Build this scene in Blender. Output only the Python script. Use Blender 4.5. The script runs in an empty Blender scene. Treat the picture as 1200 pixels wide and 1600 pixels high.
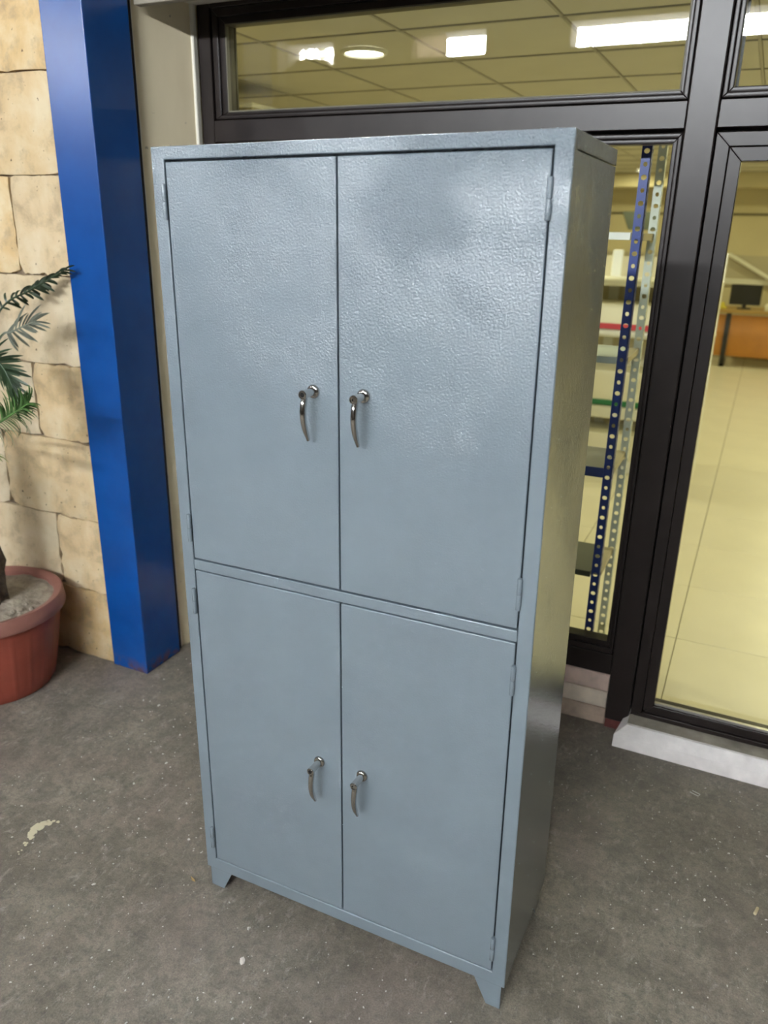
import bpy, bmesh, math, random
from mathutils import Vector, Matrix, Euler
random.seed(7)
SC = bpy.context.scene
COL = SC.collection

# ------------------------------------------------------------------ camera
cam_data = bpy.data.cameras.new('camera')
cam_data.sensor_fit = 'HORIZONTAL'
cam_data.sensor_width = 36.0
cam_data.lens = 36.0 * 1222.0 / 1200.0
cam_data.clip_start = 0.05
cam_data.clip_end = 200
cam_data.dof.use_dof = True
cam_data.dof.focus_distance = 1.75
cam_data.dof.aperture_fstop = 4.4
cam = bpy.data.objects.new('camera', cam_data)
COL.objects.link(cam)
cam.location = (1.0921, -1.2855, 1.6661)
cam.rotation_euler = (1.2197, -0.0186, 0.4409)
SC.camera = cam

# ------------------------------------------------------------------ world, exposure
SC.view_settings.view_transform = 'Standard'
SC.view_settings.look = 'None'
SC.view_settings.gamma = 1.0
SC.view_settings.use_curve_mapping = False
SC.view_settings.exposure = 0.0
SKY = 335.0
w = bpy.data.worlds.new('overcast_sky')
SC.world = w
w.use_nodes = True
bg = w.node_tree.nodes['Background']
bg.inputs[0].default_value = (0.93, 0.97, 1.0, 1)
bg.inputs[1].default_value = SKY
LAMP_W = 14.0          # power of each interior ceiling lamp
LAMP_COL = (1.0, 0.93, 0.50)

def portal(name, loc, rot, sx, sy):
    l = bpy.data.lights.new(name, 'AREA')
    l.shape = 'RECTANGLE'; l.size = sx; l.size_y = sy
    l.cycles.is_portal = True
    o = bpy.data.objects.new(name, l)
    o.location = loc; o.rotation_euler = rot
    COL.objects.link(o)
    return o

# openings of the shed's far wall (x0, x1, top z), all from z 3.93, and its roof lights
OPEN_Z = (3.93, 4.23)
OPEN_X = [(-10.1, -9.2, 4.40), (-6.16, -5.35, 4.23), (-4.08, -2.96, 4.23), (-1.78, 2.4, 4.23)]
ROOF_Z = 4.75
ROOFLIGHTS = [(-3.0, 3.0)]
RL_Y = (-3.66, -3.57)
for a, b, zt in OPEN_X:
    portal('opening_portal', ((a + b) / 2, -8.3, (OPEN_Z[0] + zt) / 2), (math.pi / 2, 0, 0), b - a, zt - OPEN_Z[0])
for a, b in ROOFLIGHTS:
    portal('rooflight_portal', ((a + b) / 2, sum(RL_Y) / 2, ROOF_Z + 0.1), (0, 0, 0), b - a, RL_Y[1] - RL_Y[0])

# ------------------------------------------------------------------ materials
def nm(name):
    m = bpy.data.materials.new(name); m.use_nodes = True
    nt = m.node_tree
    return m, nt, nt.nodes['Principled BSDF']

def coords(nt, scale=(1, 1, 1), kind='Object'):
    tc = nt.nodes.new('ShaderNodeTexCoord'); mp = nt.nodes.new('ShaderNodeMapping')
    mp.inputs['Scale'].default_value = scale
    nt.links.new(tc.outputs[kind], mp.inputs[0])
    return mp.outputs[0]

def noise(nt, vec, scale, detail=4, rough=0.55, dist=0.0):
    n = nt.nodes.new('ShaderNodeTexNoise')
    n.inputs['Scale'].default_value = scale; n.inputs['Detail'].default_value = detail
    n.inputs['Roughness'].default_value = rough; n.inputs['Distortion'].default_value = dist
    if vec is not None: nt.links.new(vec, n.inputs['Vector'])
    return n.outputs['Fac']

def ramp(nt, fac, stops):
    r = nt.nodes.new('ShaderNodeValToRGB')
    e = r.color_ramp.elements
    while len(e) < len(stops): e.new(0.5)
    for k, (p, c) in enumerate(stops):
        e[k].position = p
        e[k].color = (c, c, c, 1) if isinstance(c, (int, float)) else (*c, 1)
    nt.links.new(fac, r.inputs[0])
    return r.outputs[0]

def mixc(nt, fac, a, b, mode='MIX'):
    m = nt.nodes.new('ShaderNodeMix'); m.data_type = 'RGBA'; m.blend_type = mode
    for s, v in ((0, fac), (6, a), (7, b)):
        if isinstance(v, (int, float)): m.inputs[s].default_value = v
        elif isinstance(v, tuple): m.inputs[s].default_value = (*v, 1)
        else: nt.links.new(v, m.inputs[s])
    return m.outputs[2]

def bump(nt, b, height, strength, dist=0.002):
    n = nt.nodes.new('ShaderNodeBump')
    n.inputs['Strength'].default_value = strength; n.inputs['Distance'].default_value = dist
    nt.links.new(height, n.inputs['Height'])
    nt.links.new(n.outputs[0], b.inputs['Normal'])
    return n

def plain(name, col, rough=0.5, metal=0.0, var=0.0, vscale=8, bmp=0.0, bscale=200, bdist=0.001, coat=0.0, spec=0.5):
    m, nt, b = nm(name)
    b.inputs['Base Color'].default_value = (*col, 1)
    b.inputs['Roughness'].default_value = rough
    b.inputs['Metallic'].default_value = metal
    b.inputs['Specular IOR Level'].default_value = spec
    if coat:
        b.inputs['Coat Weight'].default_value = coat; b.inputs['Coat Roughness'].default_value = 0.12
    v = coords(nt)
    if var:
        f = noise(nt, v, vscale, 5)
        dk = tuple(c * (1 - var) for c in col); lt = tuple(min(1, c * (1 + var)) for c in col)
        nt.links.new(ramp(nt, f, [(0.3, dk), (0.7, lt)]), b.inputs['Base Color'])
    if bmp:
        bump(nt, b, noise(nt, v, bscale, 3), bmp, bdist)
    return m

M = {}
# cabinet: glossy blue-grey enamel with orange peel
m, nt, b = nm('blue_grey_enamel')
v = coords(nt)
f = noise(nt, v, 5, 4)
nt.links.new(ramp(nt, f, [(0.3, (0.178, 0.224, 0.262)), (0.7, (0.194, 0.243, 0.283))]), b.inputs['Base Color'])
b.inputs['Roughness'].default_value = 0.26
b.inputs['Specular IOR Level'].default_value = 0.5
b.inputs['Coat Weight'].default_value = 1.0
b.inputs['Coat Roughness'].default_value = 0.09
b.inputs['Coat IOR'].default_value = 1.65
sep = nt.nodes.new('ShaderNodeSeparateXYZ'); nt.links.new(v, sep.inputs[0])
zc = nt.nodes.new('ShaderNodeMath'); zc.operation = 'MULTIPLY_ADD'; zc.inputs[1].default_value = 0.5
nt.links.new(sep.outputs[2], zc.inputs[0]); nt.links.new(noise(nt, v, 4.0, 3), zc.inputs[2])
big = ramp(nt, zc.outputs[0], [(0.60, 0.10), (1.0, 0.20), (1.34, 0.38), (1.46, 1.0)])
zc.inputs[1].default_value = 0.5
hf = nt.nodes.new('ShaderNodeMath'); hf.operation = 'MULTIPLY'; hf.inputs[1].default_value = 0.68
nt.links.new(zc.outputs[0], hf.inputs[0])
big = ramp(nt, hf.outputs[0], [(0.40, 0.10), (0.72, 0.16), (0.88, 0.36), (0.97, 1.0)])
peel = noise(nt, v, 240, 3, 0.6)
mul = nt.nodes.new('ShaderNodeMath'); mul.operation = 'MULTIPLY'
nt.links.new(big, mul.inputs[0]); nt.links.new(peel, mul.inputs[1])
bn = bump(nt, b, mul.outputs[0], 1.0, 0.0045)
nt.links.new(bn.outputs[0], b.inputs['Coat Normal'])
M['enamel'] = m
M['chrome'] = plain('polished_chrome', (0.62, 0.61, 0.59), 0.10, 1.0)
M['dark_metal'] = plain('dark_key_slot', (0.02, 0.02, 0.02), 0.4, 0.6)
# column paint
m, nt, b = nm('blue_gloss_paint')
v = coords(nt)
f = noise(nt, v, 6, 5)
base = ramp(nt, f, [(0.3, (0.003, 0.056, 0.25)), (0.7, (0.004, 0.072, 0.31))])
sep = nt.nodes.new('ShaderNodeSeparateXYZ'); nt.links.new(v, sep.inputs[0])
zr = ramp(nt, sep.outputs[2], [(0.0, 1.0), (0.06, 0.0)])
rn = ramp(nt, noise(nt, v, 22, 6), [(0.45, 0.0), (0.6, 1.0)])
mm = nt.nodes.new('ShaderNodeMath'); mm.operation = 'MULTIPLY'
nt.links.new(zr, mm.inputs[0]); nt.links.new(rn, mm.inputs[1])
nt.links.new(mixc(nt, mm.outputs[0], base, (0.10, 0.05, 0.03)), b.inputs['Base Color'])
b.inputs['Roughness'].default_value = 0.27
M['column'] = m
# stone blocks
m, nt, b = nm('buff_limestone')
v = coords(nt)
oi = nt.nodes.new('ShaderNodeObjectInfo')
n1 = noise(nt, v, 6, 8, 0.6, 0.2)
c1 = ramp(nt, n1, [(0.3, (0.52, 0.335, 0.140)), (0.5, (0.66, 0.47, 0.235)), (0.68, (0.74, 0.61, 0.39))])
pale = mixc(nt, ramp(nt, noise(nt, v, 14, 8), [(0.4, 0.0), (0.7, 0.8)]), (0.59, 0.50, 0.345), (0.70, 0.62, 0.48))
c2 = mixc(nt, ramp(nt, oi.outputs['Random'], [(0.25, 0.05), (0.95, 0.75)]), c1, pale)
st = ramp(nt, noise(nt, v, 7, 9, 0.7, 0.25), [(0.37, 0.65), (0.50, 0.0)])
c3 = mixc(nt, st, c2, (0.34, 0.26, 0.17))
pit = ramp(nt, noise(nt, v, 60, 3, 0.5), [(0.27, 1.0), (0.31, 0.0)])
c4 = mixc(nt, pit, c3, (0.16, 0.10, 0.06))
nt.links.new(c4, b.inputs['Base Color'])
b.inputs['Roughness'].default_value = 0.85
bump(nt, b, noise(nt, v, 35, 10, 0.65), 0.5, 0.006)
M['stone'] = m
M['mortar'] = plain('pale_mortar', (0.20, 0.15, 0.10), 0.95, var=0.5, vscale=30, bmp=0.8, bscale=60, bdist=0.006)
# ground concrete
m, nt, b = nm('worn_concrete')
v = coords(nt)
n1 = noise(nt, v, 1.3, 8, 0.6, 0.3)
c1 = ramp(nt, n1, [(0.3, (0.165, 0.142, 0.110)), (0.5, (0.235, 0.207, 0.165)), (0.7, (0.325, 0.29, 0.235))])
n2 = ramp(nt, noise(nt, v, 10, 12, 0.75, 0.3), [(0.38, 0.75), (0.60, 0.0)])
c2 = mixc(nt, n2, c1, (0.105, 0.092, 0.072))
n3 = ramp(nt, noise(nt, v, 55, 8, 0.75), [(0.36, 0.65), (0.52, 0.0)])
c3 = mixc(nt, n3, c2, (0.09, 0.08, 0.07))
n4 = ramp(nt, noise(nt, coords(nt, (1, 0.55, 1)), 34, 10, 0.8, 0.5), [(0.54, 0.0), (0.70, 0.7)])
c4 = mixc(nt, n4, c3, (0.42, 0.40, 0.35))
vo = nt.nodes.new('ShaderNodeTexVoronoi'); vo.inputs['Scale'].default_value = 46
nt.links.new(v, vo.inputs['Vector'])
sp = ramp(nt, vo.outputs['Distance'], [(0.05, 1.0), (0.10, 0.0)])
gate = ramp(nt, noise(nt, v, 11, 4), [(0.52, 0.0), (0.60, 0.9)])
g2 = nt.nodes.new('ShaderNodeMath'); g2.operation = 'MULTIPLY'
nt.links.new(sp, g2.inputs[0]); nt.links.new(gate, g2.inputs[1])
c5 = mixc(nt, g2.outputs[0], c4, (0.62, 0.60, 0.54))
pk = ramp(nt, noise(nt, v, 2.6, 5), [(0.5, 0.0), (0.66, 0.35)])
c6 = mixc(nt, pk, c5, (0.20, 0.15, 0.13))
gr = ramp(nt, noise(nt, v, 230, 4, 0.7), [(0.3, 0.72), (0.7, 1.28)])
c7 = mixc(nt, 1.0, c6, gr, 'MULTIPLY')
nt.links.new(c7, b.inputs['Base Color'])
b.inputs['Roughness'].default_value = 0.72
bump(nt, b, noise(nt, v, 60, 10, 0.7), 0.45, 0.004)
M['ground'] = m
# cream render
m, nt, b = nm('cream_render')
v = coords(nt)
c1 = ramp(nt, noise(nt, coords(nt, (1, 1, 0.35)), 7, 5), [(0.3, (0.74, 0.64, 0.44)), (0.7, (0.83, 0.73, 0.52))])
d = ramp(nt, noise(nt, v, 45, 3, 0.5), [(0.24, 0.7), (0.29, 0.0)])
nt.links.new(mixc(nt, d, c1, (0.30, 0.25, 0.18)), b.inputs['Base Color'])
b.inputs['Roughness'].default_value = 0.6
M['cream'] = m
M['cream_bead'] = plain('cream_bead_paint', (0.84, 0.81, 0.70), 0.5)
M['void'] = plain('gap_shade_black', (0.01, 0.01, 0.01), 0.9)  # near-black that paints the shade inside open gaps
# window profiles
m, nt, b = nm('dark_brown_profile')
v = coords(nt, (1, 1, 1))
c1 = ramp(nt, noise(nt, v, 10, 6), [(0.3, (0.015, 0.011, 0.010)), (0.7, (0.024, 0.018, 0.017))])
nt.links.new(c1, b.inputs['Base Color'])
b.inputs['Roughness'].default_value = 0.33
b.inputs['Specular IOR Level'].default_value = 0.34
M['profile'] = m
M['gasket'] = plain('olive_gasket', (0.14, 0.13, 0.09), 0.7)
M['bead'] = plain('bare_aluminium', (0.55, 0.54, 0.50), 0.3, 0.9)
# architectural glass
m = bpy.data.materials.new('window_glass'); m.use_nodes = True
nt = m.node_tree; nt.nodes.clear()
out = nt.nodes.new('ShaderNodeOutputMaterial'); mx = nt.nodes.new('ShaderNodeMixShader')
tr = nt.nodes.new('ShaderNodeBsdfTransparent'); gl = nt.nodes.new('ShaderNodeBsdfGlossy')
tr.inputs[0].default_value = (0.97, 0.98, 0.96, 1)
gl.inputs['Roughness'].default_value = 0.004
fr = nt.nodes.new('ShaderNodeFresnel'); fr.inputs[0].default_value = 1.5
nt.links.new(fr.outputs[0], mx.inputs[0]); nt.links.new(tr.outputs[0], mx.inputs[1]); nt.links.new(gl.outputs[0], mx.inputs[2])
nt.links.new(mx.outputs[0], out.inputs[0])
M['glass'] = m
M['pink_stone'] = plain('pinkish_sill_stone', (0.62, 0.47, 0.40), 0.85, var=0.22, vscale=14, bmp=0.4, bscale=60, bdist=0.003)
M['beige_stone'] = plain('beige_sill_stone', (0.70, 0.60, 0.49), 0.85, var=0.22, vscale=12, bmp=0.4, bscale=60, bdist=0.003)
M['brown_stone'] = plain('brown_sill_stone', (0.48, 0.37, 0.29), 0.9, var=0.3, vscale=16, bmp=0.4, bscale=60, bdist=0.003)
M['white_step'] = plain('whitewashed_step', (0.84, 0.79, 0.77), 0.8, var=0.12, vscale=16, bmp=0.4, bscale=50, bdist=0.004)
M['step_top'] = plain('dusty_step_top', (0.30, 0.27, 0.22), 0.85, var=0.3, vscale=14)
M['rust_red'] = plain('dark_red_paint', (0.12, 0.03, 0.025), 0.6, var=0.4, vscale=30)
M['shed'] = plain('weathered_shed_wall', (0.20, 0.18, 0.16), 0.9, var=0.2, vscale=1)
M['shed_roof'] = plain('shed_roof_sheet', (0.20, 0.19, 0.18), 0.9, var=0.1, vscale=1)
M['pillar'] = plain('pale_pillar', (0.62, 0.58, 0.50), 0.8)
m = bpy.data.materials.new('frosted_panel'); m.use_nodes = True
nt = m.node_tree; nt.nodes.clear()
out = nt.nodes.new('ShaderNodeOutputMaterial'); tl_ = nt.nodes.new('ShaderNodeBsdfTranslucent')
tl_.inputs[0].default_value = (0.22, 0.19, 0.165, 1); nt.links.new(tl_.outputs[0], out.inputs[0])
M['shutter'] = m
M['lintel'] = plain('dark_lintel', (0.035, 0.03, 0.028), 0.8)
M['soffit_trim'] = plain('pale_lintel_trim', (0.30, 0.27, 0.21), 0.7)
# pot and plant
M['pot'] = plain('terracotta_plastic', (0.30, 0.065, 0.040), 0.42, var=0.18, vscale=9, bmp=0.15, bscale=40, bdist=0.002)
M['rim'] = plain('faded_terracotta_rim', (0.30, 0.13, 0.10), 0.55, var=0.12, vscale=8)
M['soil'] = plain('dry_grey_soil', (0.34, 0.30, 0.24), 0.95, var=0.3, vscale=25, bmp=1.0, bscale=50, bdist=0.01)
M['trunk'] = plain('shaggy_trunk', (0.10, 0.075, 0.05), 0.9, var=0.5, vscale=40, bmp=1.0, bscale=60, bdist=0.01)
M['leaf_dark'] = plain('dark_green_leaf', (0.030, 0.050, 0.022), 0.38, var=0.3, vscale=20)
M['leaf_grey'] = plain('dusty_grey_green_leaf', (0.20, 0.22, 0.17), 0.5, var=0.2, vscale=20)
M['leaf_mid'] = plain('deep_green_leaf', (0.035, 0.070, 0.028), 0.35, var=0.3, vscale=20)
M['leaf_bright'] = plain('fresh_green_leaf', (0.085, 0.19, 0.05), 0.38, var=0.3, vscale=20)
M['leaf_yellow'] = plain('yellow_green_leaf', (0.17, 0.22, 0.03), 0.4, var=0.2, vscale=20)
# interior
M['floor_tile'] = plain('beige_floor_tile', (0.78, 0.74, 0.62), 0.30, var=0.05, vscale=3)
M['grout'] = plain('tile_joint', (0.16, 0.14, 0.09), 0.9)
M['ceiling_tile'] = plain('ceiling_board', (0.60, 0.58, 0.50), 0.9, var=0.04, vscale=4)
M['ceiling_bar'] = plain('ceiling_grid_bar', (0.44, 0.42, 0.36), 0.7)
M['plaster'] = plain('yellowed_plaster', (0.62, 0.56, 0.38), 0.8, var=0.05, vscale=2)
M['wall_band'] = plain('greyed_wall_band', (0.50, 0.46, 0.35), 0.8)
M['white_paint'] = plain('white_painted_steel', (0.78, 0.78, 0.72), 0.4)
M['grey_paint'] = plain('grey_painted_steel', (0.34, 0.37, 0.36), 0.5)
M['blue_steel'] = plain('blue_painted_steel', (0.010, 0.035, 0.26), 0.38)
M['white_steel'] = plain('off_white_steel', (0.62, 0.66, 0.60), 0.42)
M['beige_lip'] = plain('beige_steel_lip', (0.45, 0.40, 0.29), 0.5)
M['pale_blue'] = plain('pale_blue_board', (0.62, 0.72, 0.78), 0.5)
M['slate'] = plain('slate_board', (0.17, 0.18, 0.20), 0.45)
M['dark_board'] = plain('dark_grey_green_board', (0.07, 0.085, 0.075), 0.5)
M['cream_box'] = plain('cream_cardboard', (0.74, 0.70, 0.52), 0.6)
M['red'] = plain('red_strip', (0.45, 0.02, 0.03), 0.5)
M['green'] = plain('green_strip', (0.01, 0.16, 0.05), 0.5)
M['orange_wood'] = plain('orange_veneer', (0.50, 0.20, 0.012), 0.4, var=0.12, vscale=4)
M['desk_top'] = plain('tan_veneer', (0.42, 0.27, 0.09), 0.4)
M['black'] = plain('black_plastic', (0.012, 0.013, 0.012), 0.3)
M['yellow'] = plain('yellow_paper', (0.70, 0.62, 0.08), 0.7)
M['white'] = plain('white_paper', (0.80, 0.78, 0.70), 0.7)
m, nt, b = nm('lamp_diffuser')
b.inputs['Base Color'].default_value = (0.8, 0.8, 0.7, 1)
b.inputs['Emission Color'].default_value = (1.0, 0.96, 0.78, 1)
b.inputs['Emission Strength'].default_value = 10.0
M['diffuser'] = m
M['foliage'] = plain('yellowish_foliage', (0.055, 0.05, 0.012), 0.7, var=0.5, vscale=3)  # yellowish leaf colour, varied at random
M['bark'] = plain('tree_bark', (0.12, 0.09, 0.06), 0.9)
M['roof_tile'] = plain('far_roof', (0.05, 0.04, 0.036), 0.8)
M['flake'] = plain('cream_paint_flake', (0.66, 0.62, 0.44), 0.7)
M['dry_leaf'] = plain('dry_leaf_brown', (0.45, 0.30, 0.12), 0.7)
M['chip'] = plain('white_stone_chip', (0.75, 0.70, 0.64), 0.8)
M['butt'] = plain('cream_filter_paper', (0.75, 0.66, 0.42), 0.8)
M['foil'] = plain('silver_wire', (0.7, 0.7, 0.68), 0.3, 0.8)
M['pebble'] = plain('pale_grit', (0.62, 0.60, 0.55), 0.8)

# ------------------------------------------------------------------ mesh helpers
class MB:
    def __init__(s): s.bm = bmesh.new()
    def box(s, x0, x1, y0, y1, z0, z1, bev=0.0, seg=1):
        t = bmesh.new()
        bmesh.ops.create_cube(t, size=1)
        for v in t.verts:
            v.co = Vector(((x0 + x1) / 2 + v.co.x * (x1 - x0), (y0 + y1) / 2 + v.co.y * (y1 - y0), (z0 + z1) / 2 + v.co.z * (z1 - z0)))
        if bev: bmesh.ops.bevel(t, geom=t.edges[:], offset=bev, segments=seg, affect='EDGES', profile=0.5)
        return s.join(t)
    def join(s, t, mat=None):
        if mat is not None: t.transform(mat)
        me = bpy.data.meshes.new('tmp'); t.to_mesh(me); t.free()
        s.bm.from_mesh(me); bpy.data.meshes.remove(me)
        return s
    def prism(s, poly, axis, a, b, bev=0.0):
        """poly: 2D outline; axis 'y': poly is (x,z), 'x': (y,z), 'z': (x,y); extruded a..b"""
        t = bmesh.new()
        def P(p, h): return {'y': (p[0], h, p[1]), 'x': (h, p[0], p[1]), 'z': (p[0], p[1], h)}[axis]
        va = [t.verts.new(P(p, a)) for p in poly]; vb = [t.verts.new(P(p, b)) for p in poly]
        n = len(poly)
        t.faces.new(va); t.faces.new(vb[::-1])
        for i in range(n): t.faces.new((va[i], vb[i], vb[(i + 1) % n], va[(i + 1) % n]))
        bmesh.ops.recalc_face_normals(t, faces=t.faces)
        if bev: bmesh.ops.bevel(t, geom=t.edges[:], offset=bev, segments=1, affect='EDGES')
        return s.join(t)
    def tube(s, pts, rad, n=10, flat=None, up=(0, 0, 1)):
        """tube along pts with radii; flat = (a,b) section scales"""
        t = bmesh.new(); pts = [Vector(p) for p in pts]
        if not isinstance(rad, (list, tuple)): rad = [rad] * len(pts)
        rings = []
        for i, p in enumerate(pts):
            d = (pts[min(i + 1, len(pts) - 1)] - pts[max(i - 1, 0)]).normalized()
            u = Vector(up)
            if abs(d.dot(u)) > 0.95: u = Vector((1, 0, 0))
            a = d.cross(u).normalized(); bb = a.cross(d)
            fa, fb = flat if flat else (1, 1)
            rings.append([t.verts.new(p + (a * math.cos(k * 2 * math.pi / n) * fa + bb * math.sin(k * 2 * math.pi / n) * fb) * rad[i]) for k in range(n)])
        for i in range(len(rings) - 1):
            for k in range(n): t.faces.new((rings[i][k], rings[i][(k + 1) % n], rings[i + 1][(k + 1) % n], rings[i + 1][k]))
        t.faces.new(rings[0][::-1]); t.faces.new(rings[-1])
        bmesh.ops.recalc_face_normals(t, faces=t.faces)
        return s.join(t)
    def lathe(s, prof, n=64, wob=None, mat=None, close=True):
        """prof: (r,z) list round local z"""
        t = bmesh.new(); rings = []
        for j, (r, z) in enumerate(prof):
            if r < 1e-6: rings.append([t.verts.new((0, 0, z))]); continue
            ring = []
            for k in range(n):
                a = k * 2 * math.pi / n
                rr = r + (wob(a, j) if wob else 0)
                ring.append(t.verts.new((rr * math.cos(a), rr * math.sin(a), z)))
            rings.append(ring)
        for i in range(len(rings) - 1):
            A, B = rings[i], rings[i + 1]
            for k in range(n):
                k2 = (k + 1) % n
                if len(A) == 1 and len(B) == 1: continue
                if len(A) == 1: t.faces.new((A[0], B[k2], B[k]))
                elif len(B) == 1: t.faces.new((A[k], A[k2], B[0]))
                else: t.faces.new((A[k], A[k2], B[k2], B[k]))
        bmesh.ops.recalc_face_normals(t, faces=t.faces)
        return s.join(t, mat)
    def build(s, name, mat, parent=None, smooth=False, off=None, wn=False):
        if off is not None: bmesh.ops.translate(s.bm, verts=s.bm.verts, vec=-Vector(off))
        me = bpy.data.meshes.new(name); s.bm.to_mesh(me); s.bm.free()
        if smooth:
            me.polygons.foreach_set('use_smooth', [True] * len(me.polygons))
            try: me.set_sharp_from_angle(angle=math.radians(40))
            except Exception: pass
        me.materials.append(M[mat])
        o = bpy.data.objects.new(name, me); COL.objects.link(o)
        if parent is not None: o.parent = parent
        if wn:
            me.polygons.foreach_set('use_smooth', [True] * len(me.polygons))
            wm = o.modifiers.new('weighted', 'WEIGHTED_NORMAL'); wm.weight = 100; wm.keep_sharp = True
        return o

def thing(name, label, cat, loc=(0, 0, 0), rot=(0, 0, 0), group=None):
    o = bpy.data.objects.new(name, None); COL.objects.link(o)
    o.empty_display_size = 0.05
    o.location = loc; o.rotation_euler = rot
    return tag(o, label, cat, group)
def tag(o, label=None, cat=None, group=None, kind=None):
    if label: o['label'] = label
    if cat: o['category'] = cat
    if group: o['group'] = group
    if kind: o['kind'] = kind
    return o
def struct_empty(name, loc=(0, 0, 0)):
    o = bpy.data.objects.new(name, None); COL.objects.link(o); o.location = loc
    o.empty_display_size = 0.05
    o['kind'] = 'structure'
    return o
def copy_obj(o, parent=None, loc=None):
    c = o.copy(); COL.objects.link(c)
    if parent is not None: c.parent = parent
    if loc is not None: c.location = loc
    return c
def lab(o, text): o['label'] = text; return o

# ------------------------------------------------------------------ ground and the shed around (reflected in glass and paint)
g = MB(); g.box(-14, 9, -8.6, 1.30, -0.12, 0.0)
tag(g.build('floor', 'ground'), kind='structure')

wo = struct_empty('wall_opposite', (0, -8.2, 0))
OFF = (0, -8.2, 0)
t = MB(); t.box(-14, 9, -8.4, -8.0, 0, OPEN_Z[0]); t.build('wall_base', 'shed', wo, off=OFF)
pier = -14
for a, bb, zt in OPEN_X + [(9, 9, 0)]:
    t = MB(); t.box(pier, a, -8.4, -8.0, OPEN_Z[0], ROOF_Z); t.build('wall_pier', 'shed', wo, off=OFF)
    if zt: t = MB(); t.box(a, bb, -8.4, -8.0, zt, ROOF_Z); t.build('wall_top', 'shed', wo, off=OFF)
    pier = bb
t = MB(); t.box(-6.62, -6.18, -8.0, -7.75, 0, 4.4); t.build('pillar', 'pillar', wo, off=OFF)
for x0, x1 in ((-4.07, -3.84), (-3.83, -3.6)):
    t = MB(); t.box(x0, x1, -8.22, -8.16, OPEN_Z[0] - 0.02, OPEN_Z[1] + 0.02, 0.005); t.build('shutter', 'shutter', wo, off=OFF)
ro = struct_empty('ceiling_canopy', (0, -3.5, ROOF_Z))
OFF = (0, -3.5, ROOF_Z)
for x0, x1, y0, y1 in [(-14, 9, -8.4, RL_Y[0]), (-14, 9, RL_Y[1], 1.2)] + [(a, bb, RL_Y[0], RL_Y[1]) for a, bb in zip([-14] + [r[1] for r in ROOFLIGHTS], [r[0] for r in ROOFLIGHTS] + [9])]:
    t = MB(); t.box(x0, x1, y0, y1, ROOF_Z, ROOF_Z + 0.06); t.build('roof_sheet', 'shed_roof', ro, off=OFF)
t = MB(); t.box(-14.2, -14, -8.4, 1.3, 0, ROOF_Z); tag(t.build('wall_far_left', 'shed'), kind='structure')
t = MB(); t.box(9, 9.2, -8.4, 1.3, 0, ROOF_Z); tag(t.build('wall_far_right', 'shed'), kind='structure')

# tree and low roof beyond the opening, both seen mirrored in the transom
def leaf_cloud(bm, c, r, n, s):
    for _ in range(n):
        d = Vector((random.gauss(0, 1), random.gauss(0, 1), random.gauss(0, 1))).normalized() * r * random.random() ** 0.4
        p = Vector(c) + d
        a = Vector((random.uniform(-1, 1), random.uniform(-1, 1), random.uniform(-1, 1))).normalized() * s
        b2 = a.orthogonal().normalized() * s * 0.5
        vs = [bm.verts.new(p + k) for k in (a, b2, -a, -b2)]
        bm.faces.new(vs)
tr_ = thing('tree', 'leafy yellow-green tree mirrored in the transom glass at upper left', 'tree', (-9.55, -15.0, 0))
t = MB(); t.tube([(0, 0, 0), (0.1, 0, 2.2), (-0.05, 0.1, 4.6)], [0.16, 0.12, 0.05], 8); t.build('trunk', 'bark', tr_)
t = MB(); leaf_cloud(t.bm, (0.05, 0, 5.5), 0.62, 1300, 0.045); o = t.build('foliage', 'foliage', tr_); o['kind'] = 'stuff'

t = MB(); t.prism([(-6.15, 3.93), (-5.55, 3.93), (-5.60, 4.05), (-5.95, 4.09), (-6.15, 4.07)], 'y', -8.38, -8.25); t.build('parapet', 'roof_tile', wo, off=(0, -8.2, 0))
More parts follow.
